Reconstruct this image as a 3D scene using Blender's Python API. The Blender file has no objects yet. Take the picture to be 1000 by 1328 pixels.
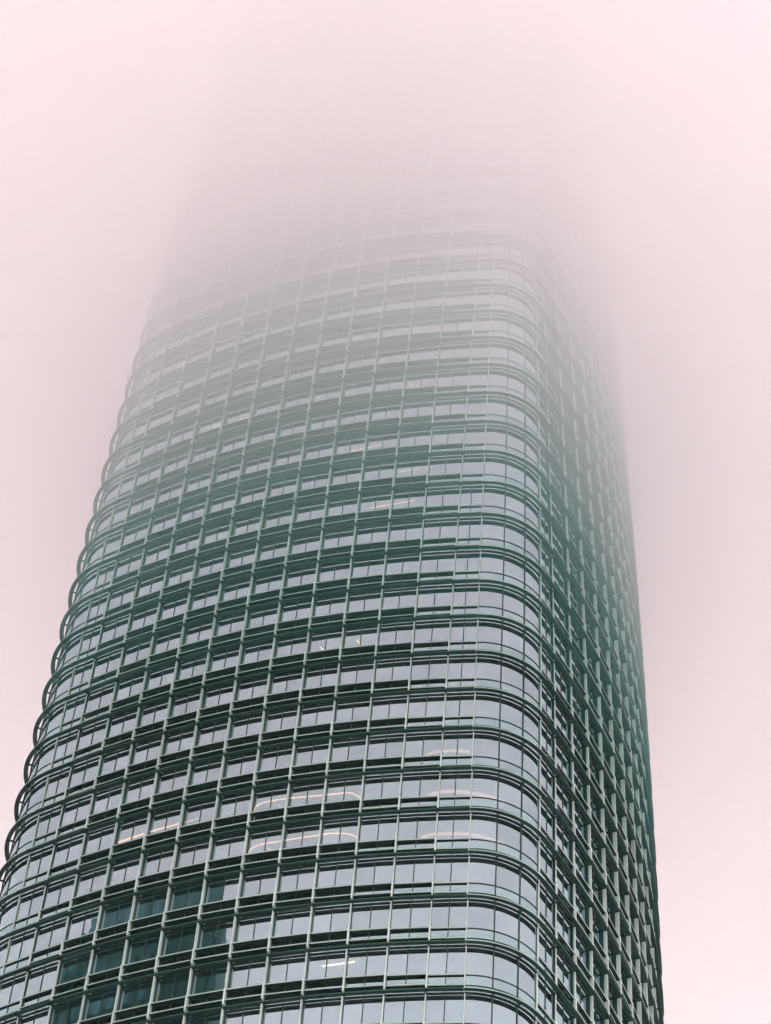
import bpy, math, random
import numpy as np
from mathutils import Matrix, Vector

random.seed(7)
R = random.random
scene = bpy.context.scene
col = scene.collection

# ------------------------------------------------------------------ camera
# tower frame: z = 0 at the sill of the lowest storey whose whole height shows
CAM = (71.3089, -174.6503, -135.7523)
YAW, PITCH, ROLL, FOC = -0.3867, 0.8674, 0.0899, 3612.99 / 1328.0
GROUND = -137.40
cam = bpy.data.cameras.new('camera')
cam.sensor_fit = 'VERTICAL'
cam.sensor_height = 24.0
cam.lens = 24.0 * FOC
cam.clip_start, cam.clip_end = 0.5, 20000
co = bpy.data.objects.new('camera', cam)
col.objects.link(co)
f_ = Vector((math.sin(YAW) * math.cos(PITCH), math.cos(YAW) * math.cos(PITCH), math.sin(PITCH)))
r_ = Vector((math.cos(YAW), -math.sin(YAW), 0))
u_ = r_.cross(f_)
rr = r_ * math.cos(ROLL) + u_ * math.sin(ROLL)
uu = -r_ * math.sin(ROLL) + u_ * math.cos(ROLL)
m = Matrix.Identity(4)
for i in range(3):
    m[i][0], m[i][1], m[i][2], m[i][3] = rr[i], uu[i], -f_[i], CAM[i]
co.matrix_world = m
scene.camera = co

# ------------------------------------------------------------------ overcast sky
SUN_EL, SUN_AZ = math.radians(76), math.radians(190)
world = bpy.data.worlds.new('World')
scene.world = world
world.use_nodes = True
wn, wl = world.node_tree.nodes, world.node_tree.links
wn.clear()
sky = wn.new('ShaderNodeTexSky')
sky.sky_type = 'NISHITA'
sky.sun_disc = False
sky.sun_elevation, sky.sun_rotation = SUN_EL, SUN_AZ
sky.air_density, sky.dust_density = 1.0, 6.0
hs = wn.new('ShaderNodeHueSaturation')
hs.inputs['Saturation'].default_value = 0.0
b1 = wn.new('ShaderNodeBackground')
b1.inputs['Strength'].default_value = 0.05
b2 = wn.new('ShaderNodeBackground')                    # the even, rosy veil of the overcast
b2.inputs['Color'].default_value = (1.0, 0.84, 0.85, 1)
b2.inputs['Strength'].default_value = 2.15
mx = wn.new('ShaderNodeMixShader')
mx.inputs[0].default_value = 0.92
wo = wn.new('ShaderNodeOutputWorld')
wl.new(sky.outputs[0], hs.inputs['Color'])
wl.new(hs.outputs[0], b1.inputs['Color'])
wl.new(b1.outputs[0], mx.inputs[1])
wl.new(b2.outputs[0], mx.inputs[2])
wl.new(mx.outputs[0], wo.inputs['Surface'])

sun = bpy.data.lights.new('sun', 'SUN')
sun.energy = 0.8
sun.angle = math.radians(25)
sun.color = (1.0, 0.95, 0.9)
so = bpy.data.objects.new('sun', sun)
col.objects.link(so)
sd = Vector((math.sin(SUN_AZ) * math.cos(SUN_EL), math.cos(SUN_AZ) * math.cos(SUN_EL), math.sin(SUN_EL)))
so.rotation_euler = sd.to_track_quat('Z', 'Y').to_euler()

vs = scene.view_settings
vs.view_transform = 'Standard'
vs.look = 'None'
vs.exposure = 1.01
vs.gamma = 1.0
vs.use_curve_mapping = False
cy = scene.cycles
cy.max_bounces = 16
cy.volume_bounces = 12
cy.use_adaptive_sampling = True
cy.adaptive_threshold = 0.02
cy.transparent_max_bounces = 16
cy.glossy_bounces = 4
cy.diffuse_bounces = 3
cy.transmission_bounces = 4
cy.caustics_reflective = False


# ------------------------------------------------------------------ helpers
def tag(o, label=None, cat=None, group=None, kind=None):
    if label: o['label'] = label
    if cat: o['category'] = cat
    if group: o['group'] = group
    if kind: o['kind'] = kind
    return o


def empty(name, loc):
    o = bpy.data.objects.new(name, None)
    o.location = loc
    col.objects.link(o)
    return o


class MB:
    """Collects faces (with a material slot and a smooth flag) for one mesh."""
    def __init__(s):
        s.v, s.f, s.mi, s.sm = [], [], [], []

    def quadgrid(s, rows, mi=0, smooth=False, close=False, caps=False):
        """rows: list of equal-length rings of points, joined ring to ring."""
        b, n = len(s.v), len(rows[0])
        for r in rows: s.v.extend(r)
        for a in range(len(rows) - 1):
            for c in range(n if close else n - 1):
                d = (c + 1) % n
                p, q = b + a * n, b + (a + 1) * n
                s.f.append((p + c, p + d, q + d, q + c))
                s.mi.append(mi[c] if isinstance(mi, (list, tuple)) else mi)
                s.sm.append(smooth)
        if caps:
            m0 = mi[0] if isinstance(mi, (list, tuple)) else mi
            s.f.append(tuple(b + c for c in range(n))[::-1]); s.mi.append(m0); s.sm.append(False)
            e = b + (len(rows) - 1) * n
            s.f.append(tuple(e + c for c in range(n))); s.mi.append(m0); s.sm.append(False)

    def box(s, x0, y0, z0, x1, y1, z1, mi=0):
        s.quadgrid([[(x0, y0, z), (x1, y0, z), (x1, y1, z), (x0, y1, z)] for z in (z0, z1)], mi, close=True, caps=True)

    def join(s, o):
        b = len(s.v)
        s.v.extend(o.v)
        s.f.extend(tuple(i + b for i in f) for f in o.f)
        s.mi.extend(o.mi); s.sm.extend(o.sm)

    def mesh(s, name, mats):
        me = bpy.data.meshes.new(name)
        me.from_pydata([tuple(p) for p in s.v], [], s.f)
        for mm in mats: me.materials.append(mm)
        me.polygons.foreach_set('material_index', s.mi)
        me.polygons.foreach_set('use_smooth', s.sm)
        me.update()
        return me

    def build(s, name, mats, parent=None):
        o = bpy.data.objects.new(name, s.mesh(name, mats))
        col.objects.link(o)
        if parent is not None: o.parent = parent
        return o


def new_mat(name):
    mt = bpy.data.materials.new(name)
    mt.use_nodes = True
    return mt, mt.node_tree.nodes, mt.node_tree.links


def metal(name, c, rough, metallic=0.0, var=0.10, scale=0.6, spec=0.5):
    """painted aluminium: weathering in streaks that run down the tower, fine relief"""
    mt, n, l = new_mat(name)
    b = n['Principled BSDF']
    tc = n.new('ShaderNodeTexCoord')
    mp = n.new('ShaderNodeMapping'); mp.inputs['Scale'].default_value = (scale * 4, scale * 4, scale * 0.7)
    nz = n.new('ShaderNodeTexNoise'); nz.inputs['Scale'].default_value = 1.0; nz.inputs['Detail'].default_value = 6
    oi = n.new('ShaderNodeObjectInfo')
    ad = n.new('ShaderNodeMath'); ad.operation = 'MULTIPLY_ADD'
    ad.inputs[1].default_value = 0.25; 
    rp = n.new('ShaderNodeMapRange')
    rp.inputs['From Min'].default_value, rp.inputs['From Max'].default_value = 0.35, 0.95
    rp.inputs['To Min'].default_value, rp.inputs['To Max'].default_value = 1 - var * 1.6, 1 + var * 0.6
    mu = n.new('ShaderNodeVectorMath'); mu.operation = 'SCALE'
    mu.inputs[0].default_value = c
    l.new(tc.outputs['Object'], mp.inputs[0]); l.new(mp.outputs[0], nz.inputs['Vector'])
    l.new(oi.outputs['Random'], ad.inputs[0]); l.new(nz.outputs[0], ad.inputs[2])
    l.new(ad.outputs[0], rp.inputs[0]); l.new(rp.outputs[0], mu.inputs['Scale'])
    l.new(mu.outputs[0], b.inputs['Base Color'])
    b.inputs['Roughness'].default_value = rough
    b.inputs['Metallic'].default_value = metallic
    b.inputs['Specular IOR Level'].default_value = spec
    return mt


def glass(name, tint, refl, trans, rough=0.006):
    """coated double glazing: a mirror coat over tinted see-through glass"""
    mt, n, l = new_mat(name)
    n.remove(n['Principled BSDF'])
    out = n['Material Output']
    g = n.new('ShaderNodeBsdfGlossy'); g.inputs['Roughness'].default_value = rough
    t = n.new('ShaderNodeBsdfTransparent'); t.inputs['Color'].default_value = (*trans, 1)
    ms = n.new('ShaderNodeMixShader')
    lw = n.new('ShaderNodeFresnel'); lw.inputs['IOR'].default_value = 1.5
    mr = n.new('ShaderNodeMapRange')
    mr.inputs['To Min'].default_value, mr.inputs['To Max'].default_value = refl, 1.0
    oi = n.new('ShaderNodeObjectInfo')
    tc = n.new('ShaderNodeTexCoord')
    nz = n.new('ShaderNodeTexNoise'); nz.inputs['Scale'].default_value = 0.22; nz.inputs['Detail'].default_value = 3
    md = n.new('ShaderNodeMath'); md.operation = 'MULTIPLY_ADD'; md.inputs[1].default_value = 0.5
    rp = n.new('ShaderNodeMapRange')
    rp.inputs['From Min'].default_value, rp.inputs['From Max'].default_value = 0.3, 1.2
    rp.inputs['To Min'].default_value, rp.inputs['To Max'].default_value = 0.86, 1.10
    mu = n.new('ShaderNodeVectorMath'); mu.operation = 'SCALE'; mu.inputs[0].default_value = tint
    l.new(tc.outputs['Object'], nz.inputs['Vector'])
    l.new(oi.outputs['Random'], md.inputs[0]); l.new(nz.outputs[0], md.inputs[2])
    l.new(md.outputs[0], rp.inputs[0]); l.new(rp.outputs[0], mu.inputs['Scale'])
    l.new(mu.outputs[0], g.inputs['Color'])
    l.new(lw.outputs[0], mr.inputs[0]); l.new(mr.outputs[0], ms.inputs[0])
    l.new(t.outputs[0], ms.inputs[1]); l.new(g.outputs[0], ms.inputs[2])
    # rolled glass is never quite flat: a long, faint wave in each pane
    wz = n.new('ShaderNodeTexNoise'); wz.inputs['Scale'].default_value = 0.8; wz.inputs['Detail'].default_value = 1
    bp = n.new('ShaderNodeBump'); bp.inputs['Strength'].default_value = 0.03; bp.inputs['Distance'].default_value = 0.05
    l.new(tc.outputs['Object'], wz.inputs['Vector']); l.new(wz.outputs[0], bp.inputs['Height'])
    l.new(bp.outputs[0], g.inputs['Normal'])
    l.new(ms.outputs[0], out.inputs['Surface'])
    return mt


def volume(name, density, color, g):
    mt, n, l = new_mat(name)
    n.remove(n['Principled BSDF'])
    pv = n.new('ShaderNodeVolumePrincipled')
    pv.inputs['Density'].default_value = density
    pv.inputs['Color'].default_value = (*color, 1)
    pv.inputs['Anisotropy'].default_value = g
    l.new(pv.outputs[0], n['Material Output'].inputs['Volume'])
    return mt


M_FIN = metal('fin_aluminium', (0.57, 0.69, 0.65), 0.42, metallic=0.0, var=0.16)
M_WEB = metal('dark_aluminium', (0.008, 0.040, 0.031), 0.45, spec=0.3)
M_LIP = metal('rail_aluminium', (0.30, 0.42, 0.385), 0.42, metallic=0.15)
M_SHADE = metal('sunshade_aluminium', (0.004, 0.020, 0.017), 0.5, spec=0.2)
M_RING = metal('ring_aluminium', (0.022, 0.060, 0.053), 0.5, spec=0.25)
M_GLASS = glass('vision_glass', (0.60, 0.775, 0.84), 0.64, (0.26, 0.30, 0.29))
M_SPAN = glass('spandrel_glass', (0.56, 0.77, 0.815), 0.64, (0.06, 0.08, 0.08))
M_CORE = metal('interior_plaster', (0.10, 0.10, 0.09), 0.9)

# ------------------------------------------------------------------ ground
mt, n, l = new_mat('city_pavement')
b = n['Principled BSDF']
tc = n.new('ShaderNodeTexCoord')
nz = n.new('ShaderNodeTexNoise'); nz.inputs['Scale'].default_value = 0.05; nz.inputs['Detail'].default_value = 10
cr = n.new('ShaderNodeValToRGB')
cr.color_ramp.elements[0].color = (0.12, 0.125, 0.12, 1)
cr.color_ramp.elements[1].color = (0.24, 0.245, 0.24, 1)
l.new(tc.outputs['Object'], nz.inputs['Vector']); l.new(nz.outputs[0], cr.inputs[0]); l.new(cr.outputs[0], b.inputs['Base Color'])
b.inputs['Roughness'].default_value = 0.85
g = MB()
g.quadgrid([[(-6000, -6000, GROUND), (6000, -6000, GROUND)], [(-6000, 6000, GROUND), (6000, 6000, GROUND)]])
tag(g.build('ground', [mt]), kind='structure')

# ------------------------------------------------------------------ plan of the tower
W, H = 3.05, 4.6089                                   # bay width, storey height
NB = 11                                               # full bays per face; one narrowing end bay on each side
DMID, DEDGE, UD = 0.60, 0.15, 18.0                    # fin depth at mid face and towards the corner
QN = 0.0075
QG = QN - (DMID - DEDGE) / UD ** 2
SHELF = 0.68
ZS = -1.75                                            # shelf below the sill
ZL = -1.00                                            # lower blade below the sill
K0, K1 = -29, 40


def Vz(z):
    z = max(z, -18.0)
    return 26.6924 - 0.0072 * z - 0.0002 * z * z


def endw(z): return min(3.05, max(0.45, 2.7579 - 0.0623 * z / H))
def fin_depth(u): return max(0.10, DEDGE + (DMID - DEDGE) * (1 - (u / UD) ** 2))


def turn(p, f):
    x, y = p
    for _ in range(f % 4): x, y = -y, x
    return x, y


def face_pt(f, u, z, off=0.0):
    v = Vz(z) - DMID - QG * u * u
    s = 2 * QG * u
    n = 1 / math.hypot(s, 1)
    x, y = turn((u + off * s * n, -(v + off * n)), f)
    return (x, y, z)


def corner_geo(z):
    E = 5.5 * W + endw(z)
    v = Vz(z) - DMID - QG * E * E
    a = math.atan(2 * QG * E)
    rad = (v - E) / (math.cos(a) - math.sin(a))
    return E - rad * math.sin(a), rad, a


def corner_pt(f, t, z, off=0.0):
    c, rad, a = corner_geo(z)
    th = a + (math.pi / 2 - 2 * a) * t
    x, y = turn((c + (rad + off) * math.sin(th), -(c + (rad + off) * math.cos(th))), f)
    return (x, y, z)


def rim(f, s0, s1, kind, n):
    """n+1 samplers along the perimeter: each maps (z, off) to a point"""
    P = corner_pt if kind == 'c' else face_pt
    return [lambda z, off, q=s0 + (s1 - s0) * i / n: P(f, q, z, off) for i in range(n + 1)]


def section(mb, sm, prof, mi=0, smooth=False):
    """sweeps a closed profile [(z, off), ...] along the samplers; ends capped"""
    mb.quadgrid([[s(z, o) for z, o in prof] for s in sm], mi, smooth, close=True, caps=True)


# ------------------------------------------------------------------ sort pieces by how large they show
cf, cr_, cu = np.array(f_), np.array(rr), np.array(uu)
CP = np.array(CAM)


def shown(pts, nrm):
    p = np.array(pts)
    d = p - CP
    if np.dot(np.array(nrm), -d.mean(0)) <= 0: return 0.0
    zc = d @ cf
    if (zc <= 1).any(): return 0.0
    x = 500 + 3613 * (d @ cr_) / zc
    y = 664 - 3613 * (d @ cu) / zc
    x0, x1, y0, y1 = max(0, x.min()), min(1000, x.max()), max(0, y.min()), min(1328, y.max())
    if x1 <= x0 or y1 <= y0: return 0.0
    return (x1 - x0) * (y1 - y0)


PIECES = {}


def piece(name, mb, mats, nrm):
    PIECES.setdefault(name, (mats, []))[1].append((shown(mb.v, nrm), mb))


def pane(name, f, s0, s1, kind, z0, z1, n=1):
    mb = MB()
    sm = rim(f, s0, s1, kind, n)
    mb.quadgrid([[s(z0, 0.0) for s in sm], [s(z1, 0.0) for s in sm]], 0, n > 1)
    a, b_ = np.array(sm[0](z0, 0)), np.array(sm[-1](z0, 0))
    mid = sm[n // 2]
    nr = np.array(mid(z0, 1.0)) - np.array(mid(z0, 0.0))
    piece(name, mb, [M_GLASS if name == 'glass_pane' else M_SPAN], nr)


def post(name, f, s, kind, z0, z1, w, d0, d1, mats, mi=0, bev=0.25, drop=0.0):
    """upright bar of width w standing from d0 to d1 off the glass, nose edges eased"""
    P = corner_pt if kind == 'c' else face_pt
    mb = MB()
    rings = []
    for z in (z0, z1):
        p0, p1 = np.array(P(f, s, z, d0)), np.array(P(f, s, z, d1))
        n = (p1 - p0) / max(1e-6, np.linalg.norm(p1 - p0))
        t = np.array((-n[1], n[0], 0)) * (w / 2)
        e = n * w * bev
        dz = np.array((0, 0, drop if z == z0 else 0))
        rings.append([tuple(q) for q in (p0 - t - dz, p1 - e - t, p1 - t * (1 - bev * 1.4), p1 + t * (1 - bev * 1.4), p1 - e + t, p0 + t - dz)])
    mb.quadgrid(rings, mi, close=True, caps=True)
    piece(name, mb, mats, n)


def strip(name, f, s0, s1, kind, prof, mats, mi=0, n=1):
    mb = MB()
    sm = rim(f, s0, s1, kind, n)
    section(mb, sm, prof, mi)
    k = sm[n // 2]
    piece(name, mb, mats, np.array(k(prof[0][0], 1.0)) - np.array(k(prof[0][0], 0.0)))


def blade(f, s0, s1, z, d, n=1, kind='f'):
    """horizontal louvre with a pale rolled lip at its outer edge and a ribbed underside"""
    dl = 0.055
    prof = [(z + 0.05, 0.03), (z + 0.05, d), (z - 0.075, d), (z - 0.075, d - dl), (z - 0.01, d - dl),
            (z - 0.01, d * 0.55), (z - 0.045, d * 0.55), (z - 0.045, d * 0.45), (z - 0.01, d * 0.45), (z - 0.01, 0.03)]
    strip('sunshade_blade', f, s0, s1, kind, prof, [M_SHADE, M_LIP], [1, 1, 0, 0, 0, 0, 0, 0, 0, 0], n)


def shelf(f, s0, s1, kind, z, n):
    prof = [(z + 0.06, 0.29), (z + 0.06, SHELF - 0.03), (z + 0.045, SHELF), (z - 0.05, SHELF), (z - 0.065, SHELF - 0.02),
            (z - 0.065, SHELF - 0.09), (z - 0.03, SHELF - 0.11), (z - 0.03, 0.29)]
    strip('sunshade_shelf', f, s0, s1, kind, prof, [M_RING, M_LIP], [0, 1, 1 if kind == 'c' else 0, 0, 0, 0, 0, 0], n)  # flat-face edges coloured dark for the lower blade's shadow; corner edges stay pale
    led = [(z + 0.06, 0.01), (z + 0.06, 0.10), (z - 0.06, 0.10), (z - 0.06, 0.01)]
    strip('shelf_ledge', f, s0, s1, kind, led, [M_SHADE, M_LIP], [0, 0, 0, 0], n)


TOPZ = K1 * H
for k in range(K0, K1 + 1):
    z = k * H
    zt = z + H + ZS                                   # the next shelf
    for f in range(4):
        seen = f in (0, 1)
        E = 5.5 * W + endw(z)
        us = [-E] + [(j - 5.5) * W for j in range(NB + 1)] + [E]
        for i in range(len(us) - 1):
            a, c = us[i], us[i + 1]
            mid = (a + c) / 2
            end = i in (0, len(us) - 2)
            two = (not end) or (c - a) > 1.98
            cuts = [a, mid, c] if two else [a, c]
            for q in range(len(cuts) - 1):
                pane('glass_pane', f, cuts[q], cuts[q + 1], 'f', z + 0.02, zt)
                pane('spandrel_pane', f, cuts[q], cuts[q + 1], 'f', z + ZS, z + 0.02)
            if two:
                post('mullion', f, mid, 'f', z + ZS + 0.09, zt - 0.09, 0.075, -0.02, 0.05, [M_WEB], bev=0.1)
            g_ = 0.075
            if not end:
                d = fin_depth(mid) - 0.01
                blade(f, a + g_, c - g_, z, d)
                blade(f, a + g_, c - g_, z + ZL, d)
            else:
                d = 0.14
                blade(f, a + 0.05, c - 0.05, z, d)
                blade(f, a + 0.05, c - 0.05, z + ZL, d)
            shelf(f, a, c, 'f', z + ZS, 1)
        for i, u in enumerate(us):
            if i in (0, len(us) - 1):
                dd = 0.15
                post('vertical_fin', f, u, 'f', z + ZS + 0.10, zt - 0.10, 0.085, 0.03, dd, [M_FIN])
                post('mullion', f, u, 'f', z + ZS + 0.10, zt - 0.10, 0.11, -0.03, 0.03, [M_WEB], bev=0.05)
            else:
                dd = fin_depth(u)
                web = 0.10 + 0.12 * (dd - DEDGE) / (DMID - DEDGE)  # dark mullion web, deepened to imitate the fin's dark reflection in the glass
                post('vertical_fin', f, u, 'f', z + 0.13, zt - 0.10, 0.096, web, dd - 0.02, [M_FIN])
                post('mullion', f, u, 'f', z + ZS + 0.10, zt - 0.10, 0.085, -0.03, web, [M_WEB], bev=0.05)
                post('fin_bracket', f, u, 'f', z - 1.42, z + 0.12, 0.126, web, dd + 0.05, [M_FIN], drop=0.10)
                post('shelf_bracket', f, u, 'f', z + ZS - 0.10, z + ZS + 0.10, 0.10, 0.02, SHELF - 0.05, [M_SHADE], bev=0.05)
        # rounded corner: three bent panes, thin transoms, the shelf runs round as a ring
        for q in range(3):
            t0, t1 = q / 3, (q + 1) / 3
            pane('glass_pane', f, t0, t1, 'c', z + 0.02, zt, 6)
            pane('spandrel_pane', f, t0, t1, 'c', z + ZS, z + 0.02, 6)
            for zz in (z, z + ZL):
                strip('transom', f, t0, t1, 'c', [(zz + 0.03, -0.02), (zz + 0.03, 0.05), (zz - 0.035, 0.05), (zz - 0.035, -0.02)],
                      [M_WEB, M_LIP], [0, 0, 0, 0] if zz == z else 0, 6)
            shelf(f, t0, t1, 'c', z + ZS, 6)
            if q:
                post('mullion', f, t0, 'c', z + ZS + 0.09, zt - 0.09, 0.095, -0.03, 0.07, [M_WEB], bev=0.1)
                post('shelf_bracket', f, t0, 'c', z + ZS - 0.10, z + ZS + 0.08, 0.06, 0.02, SHELF - 0.05, [M_SHADE], bev=0.05)

tower = empty('skyscraper', (0, 0, GROUND))
tag(tower, 'tall rounded glass office tower with pale fins and sunshade rings, its top lost in fog', 'skyscraper')
LIMIT = 298
for name, (mats, lst) in PIECES.items():
    lst.sort(key=lambda q: -q[0])
    rest = MB()
    for i, (sz, mb) in enumerate(lst):
        if i < LIMIT and sz > 0:
            o = mb.build(name, mats, tower)
            o.location = (0, 0, -GROUND)
        else:
            rest.join(mb)
    o = rest.build(name, mats, tower)
    o.location = (0, 0, -GROUND)
    o['kind'] = 'stuff'

# floors and lift core behind the glass
def slab_ring(z, inset, n=10):
    pts = []
    for f in range(4):
        E = 5.5 * W + endw(z)
        pts += [face_pt(f, -E + 2 * E * i / n, z, -inset) for i in range(n)]
        pts += [corner_pt(f, i / 5, z, -inset) for i in range(5)]
    return pts
for k in range(K0, K1 + 2):
    s = MB()
    zz = k * H + ZS
    s.quadgrid([slab_ring(zz - 0.25, 0.12), slab_ring(zz + 0.2, 0.12)], 0, close=True, caps=True)
    o = s.build('floor_slab', [M_CORE], tower)
    o.location = (0, 0, -GROUND)
s = MB()
s.box(-11, -11, GROUND + 0.02, 11, 11, TOPZ + H)
o = s.build('lift_core', [M_CORE], tower); o.location = (0, 0, -GROUND)
s = MB()
s.quadgrid([slab_ring(GROUND, 0.1), slab_ring(K0 * H + ZS - 0.3, 0.1)], 0, close=True, caps=True)
o = s.build('base_wall', [M_SHADE], tower); o.location = (0, 0, -GROUND)

# ------------------------------------------------------------------ lamps on the office ceilings
def lamp_mat(name, c, e):
    mt, n, l = new_mat(name)
    b = n['Principled BSDF']
    b.inputs['Base Color'].default_value = (0.8, 0.7, 0.6, 1)
    b.inputs['Emission Color'].default_value = (*c, 1)
    b.inputs['Emission Strength'].default_value = e
    return mt


M_WARM = lamp_mat('warm_tube', (1.0, 0.50, 0.27), 4.4)
M_SOFT = lamp_mat('rosy_tube', (1.0, 0.50, 0.36), 1.3)
M_WHITE = lamp_mat('pale_tube', (1.0, 0.74, 0.50), 5.0)
M_CASE = metal('lamp_case', (0.55, 0.55, 0.55), 0.5)


def smooth_line(pts, n=6):
    out = []
    P = [np.array(p, float) for p in pts]
    for i in range(len(P) - 1):
        p0, p1, p2, p3 = P[max(i - 1, 0)], P[i], P[i + 1], P[min(i + 2, len(P) - 1)]
        for q in range(n):
            t = q / n
            out.append(0.5 * (2 * p1 + (p2 - p0) * t + (2 * p0 - 5 * p1 + 4 * p2 - p3) * t * t + (3 * p1 - p0 - 3 * p2 + p3) * t ** 3))
    out.append(P[-1])
    return out


def lamp(name, k, pts, mat, w, label, cat, group, straight=False, drop=0.45):
    """a slim lit profile hung under the ceiling of storey k along a plan line"""
    z = (k + 1) * H + ZS - 0.25 - drop + 0.25
    pl = [np.array(p, float) for p in pts] if straight else smooth_line(pts)
    c0 = sum(pl) / len(pl)
    root = empty(name, (c0[0], c0[1], z))
    tag(root, label, cat, group)
    tube, case = MB(), MB()
    rt, rc = [], []
    for i, p in enumerate(pl):
        t = pl[min(i + 1, len(pl) - 1)] - pl[max(i - 1, 0)]
        t /= np.linalg.norm(t)
        s_ = np.array((-t[1], t[0])) * w / 2
        a, b_ = p - s_ - c0, p + s_ - c0
        rt.append([(a[0], a[1], -0.03), (a[0], a[1], 0.0), (b_[0], b_[1], 0.0), (b_[0], b_[1], -0.03)])
        a, b_ = p - s_ * 0.7 - c0, p + s_ * 0.7 - c0
        rc.append([(a[0], a[1], 0.002), (a[0], a[1], 0.05), (b_[0], b_[1], 0.05), (b_[0], b_[1], 0.002)])
    tube.quadgrid(rt, 0, close=True, caps=True)
    case.quadgrid(rc, 0, close=True, caps=True)
    tube.build('light_tube', [mat], root)
    case.build('lamp_housing', [M_CASE], root)
    rod = MB()
    for p in (pl[len(pl) // 4], pl[(3 * len(pl)) // 4]):
        rod.box(p[0] - c0[0] - 0.01, p[1] - c0[1] - 0.01, 0.05, p[0] - c0[0] + 0.01, p[1] - c0[1] + 0.01, drop - 0.26)
    rod.build('hanger', [M_CASE], root)


GR, GL, GO, GS = 'curved office ring lamps', 'straight office strip lamps', 'rosy corner ceiling lamps', 'small office spot lamps'
lamp('ring_lamp', 4, [(0.6, -23.3), (1.0, -24.39), (1.59, -24.89), (2.56, -25.0), (4.26, -24.92), (7.05, -24.55), (8.95, -24.33), (9.5, -24.0), (9.78, -23.47), (9.8, -22.6)], M_WARM, 0.10,
     'warm curved ring lamp behind the windows, upper of the two stacked arcs', 'ceiling lamp', GR)
lamp('ring_lamp', 3, [(0.6, -23.3), (0.98, -24.32), (1.62, -24.8), (2.52, -24.93), (4.72, -24.87), (7.03, -24.77), (8.24, -24.68), (9.4, -24.28), (9.86, -23.75), (9.9, -22.9)], M_WARM, 0.10,
     'warm curved ring lamp behind the windows, lower of the two stacked arcs', 'ceiling lamp', GR)
lamp('strip_lamp', 3, [(2.6, -24.3), (3.35, -23.5)], M_WARM, 0.09, 'short warm slanting strip lamp inside the lower ring lamp', 'ceiling lamp', GL, True)
lamp('strip_lamp', 4, [(3.0, -24.4), (3.6, -23.7)], M_SOFT, 0.08, 'short faint slanting strip lamp inside the upper ring lamp', 'ceiling lamp', GL, True)
lamp('strip_lamp', 4, [(-11.29, -23.62), (-8.8, -24.05)], M_WARM, 0.17, 'bright straight strip lamp left of the upper ring lamp, leftmost of three in line', 'ceiling lamp', GL, True)
lamp('strip_lamp', 4, [(-8.3, -24.14), (-5.6, -24.42)], M_WARM, 0.13, 'straight strip lamp left of the upper ring lamp, middle of three in line', 'ceiling lamp', GL, True)
lamp('strip_lamp', 4, [(-5.1, -24.46), (-3.7, -24.58)], M_SOFT, 0.15, 'faint straight strip lamp left of the upper ring lamp, rightmost of three in line', 'ceiling lamp', GL, True)
lamp('strip_lamp', 0, [(8.45, -24.73), (11.0, -24.62)], M_WHITE, 0.16, 'lone pale straight strip lamp in the lowest lit storey', 'ceiling lamp', GL, True)
for k, w, wd, pts in ((5, 'topmost and faintest', 0.30, [(14.7, -22.2), (15.4, -22.55), (16.9, -22.4), (18.4, -21.9)]),
                      (4, 'middle', 0.40, [(15.0, -22.2), (16.3, -22.5), (18.2, -21.95), (19.9, -21.0), (20.9, -19.9)]),
                      (3, 'lowest and longest', 0.34, [(14.7, -22.1), (15.4, -22.55), (16.7, -22.4), (18.7, -21.8), (20.3, -20.7), (21.2, -19.5)])):
    lamp('corner_lamp', k, pts, M_SOFT, wd, 'broad rosy lamp bending round the glass corner, %s of the three' % w, 'ceiling lamp', GO)
lamp('strip_lamp', 12, [(8.24, -23.5), (12.5, -23.3)], M_WARM, 0.08, 'thin rosy strip lamp below a shorter one in the misty middle storeys', 'ceiling lamp', GL, True)
lamp('strip_lamp', 13, [(10.66, -23.35), (12.6, -23.2)], M_WARM, 0.08, 'short thin rosy strip lamp one storey above the longer rosy one', 'ceiling lamp', GL, True)
lamp('strip_lamp', 14, [(5.7, -23.4), (8.8, -23.4)], M_WARM, 0.08, 'topmost long thin strip lamp, left of the short rosy one', 'ceiling lamp', GL, True)
lamp('spot_lamp', 8, [(5.15, -24.25), (5.3, -23.7)], M_WHITE, 0.10, 'tiny bright slanting lamp, left one of two in the same storey', 'ceiling lamp', GS, True)
lamp('spot_lamp', 8, [(8.5, -24.25), (8.55, -23.6)], M_WHITE, 0.10, 'tiny bright slanting lamp, right one of two in the same storey', 'ceiling lamp', GS, True)
lamp('spot_lamp', 8, [(-17.9, -22.0), (-18.0, -21.0)], M_WHITE, 0.16, 'short bright lamp in the end bay beside the left glass corner', 'ceiling lamp', GS, True)
lamp('spot_lamp', 16, [(-9.9, -23.0), (-8.5, -23.1)], M_WHITE, 0.10, 'pale lamp in the fog, left one of a high pair', 'ceiling lamp', GS, True)
lamp('spot_lamp', 16, [(-6.9, -23.1), (-5.5, -23.2)], M_WHITE, 0.12, 'pale lamp in the fog, right one of a high pair', 'ceiling lamp', GS, True)
lamp('spot_lamp', 16, [(10.85, -22.9), (11.0, -22.4)], M_WHITE, 0.10, 'tiny slanting lamp high in the fog by the right fins', 'ceiling lamp', GS, True)

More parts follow.
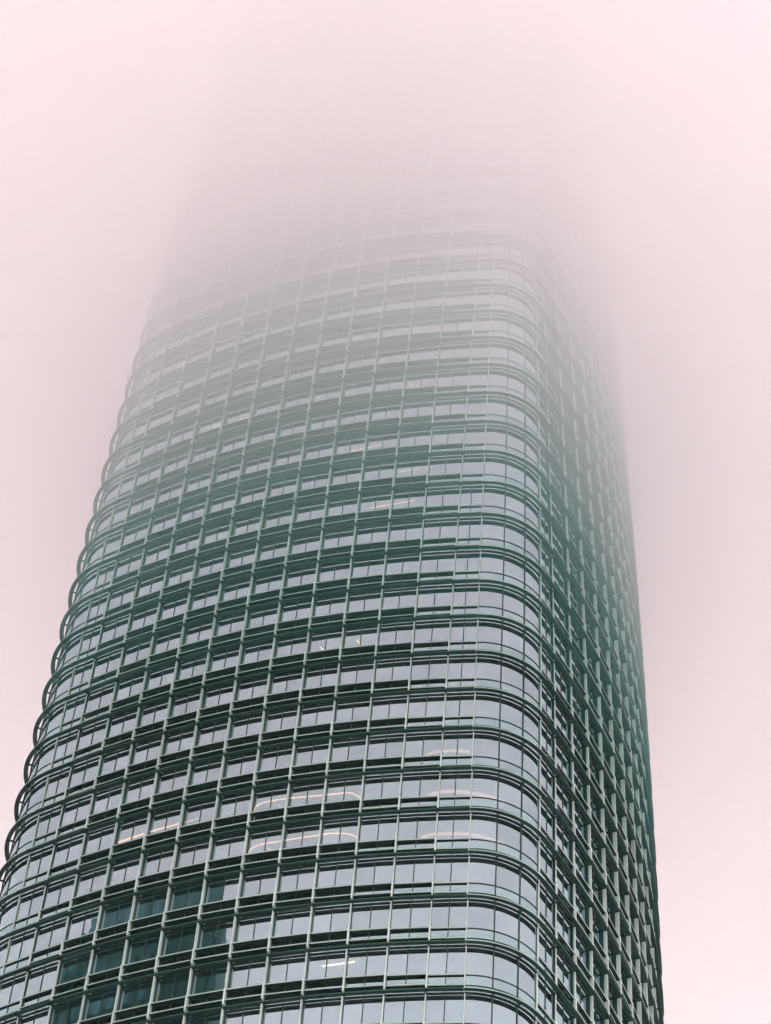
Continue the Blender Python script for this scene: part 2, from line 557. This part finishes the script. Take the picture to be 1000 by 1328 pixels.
# ------------------------------------------------------------------ the neighbour that mirrors in the lowest panes
M_STONE = metal('green_stone', (0.024, 0.085, 0.070), 0.7, var=0.35, scale=0.25)
M_NWIN = metal('blue_window', (0.08, 0.22, 0.25), 0.25, var=0.9, scale=0.4)
A, B = Vector((-51.5, -59.0)), Vector((-20.0, -70.3))      # the front that faces the tower
ax = (B - A).normalized()
bk = Vector((ax.y, -ax.x))                                 # away from the tower
nb = empty('office_block', (A.x, A.y, GROUND))
nb.rotation_euler.z = math.atan2(ax.y, ax.x)
tag(nb, 'dark green stone office block with narrow blue windows, mirrored in the lowest panes', 'office block')
wid, dep, top = (B - A).length, 24.0, 58.0 - GROUND
s = MB(); s.box(0, -dep, 0, wid, -0.35, top - 5.0)
s.box(wid * 0.17, -dep, top - 4.999, wid * 0.93, -0.35, top)
s.build('wall', [M_STONE], nb)
nbay = 10
for i in range(nbay + 1):
    x = i * wid / nbay
    s = MB(); s.box(max(0, x - 0.55), -0.348, 0.02, min(wid, x + 0.55), 0.25, top + 0.8 if 1 < i < nbay else top - (4.0 if i else 6.5))
    s.build('pier', [M_STONE], nb)
base = None
for k in range(int(top // 3.9) - 1, 6, -1):
    for i in range(nbay):
        if base is None:
            s = MB(); s.box(0.72, -0.345, 0, wid / nbay - 0.72, -0.25, 2.6)
            base = s.mesh('window', [M_NWIN])
        if k > int(top // 3.9) - 22:
            o = bpy.data.objects.new('window', base)
            col.objects.link(o); o.parent = nb
            o.location = (i * wid / nbay, 0, k * 3.9)
            if k * 3.9 + 3 > top - 5 and i in (0, nbay - 1): bpy.data.objects.remove(o)
s = MB()
s.box(3, -dep + 3, top + 0.01, wid - 9, -6, top + 4)
s.build('roof_plant_room', [M_STONE], nb)

# ------------------------------------------------------------------ fog
M_HAZE = volume('haze', 0.00006, (0.6, 1.0, 0.94), 0.5)
LAYERS = [('hem', 34.0, 48.0, 0.0050, (0.38, 1.0, 0.94)), ('skirt', 48.02, 60.0, 0.0135, (0.72, 1.0, 0.975)),
          ('veil', 60.02, 76.0, 0.029, (1.0, 0.99, 0.995)), ('body', 76.02, 92.0, 0.034, (1.0, 0.97, 0.975)),
          ('heart', 92.02, 112.0, 0.075, (1.0, 0.945, 0.957)), ('crown', 112.02, 191.4, 0.033, (1.0, 0.96, 0.969))]
EXT = 190
for i, (w, z0, z1, d, c) in enumerate(LAYERS):
    mb = MB()
    mb.box(-EXT, -EXT, z0, EXT, EXT, z1)
    cl = mb.build('low_cloud', [volume('low_cloud_' + w, d, c, 0.45)])
    tag(cl, 'pale rosy low cloud round the tower, %s' % ('thin lowest wisps', 'thin second layer from below', 'third layer where the floors begin to pale',
        'fourth layer where the floors turn pale', 'thickest layer hiding the floors', 'highest layer over the vanished top')[i], 'fog', 'layers of the low cloud', 'stuff')
mb = MB()
mb.box(-1000, -1000, GROUND - 1.0, 1000, 1000, TOPZ + H + 3)
tag(mb.build('haze', [M_HAZE]), 'thin haze hanging round the tower', 'haze', kind='stuff')
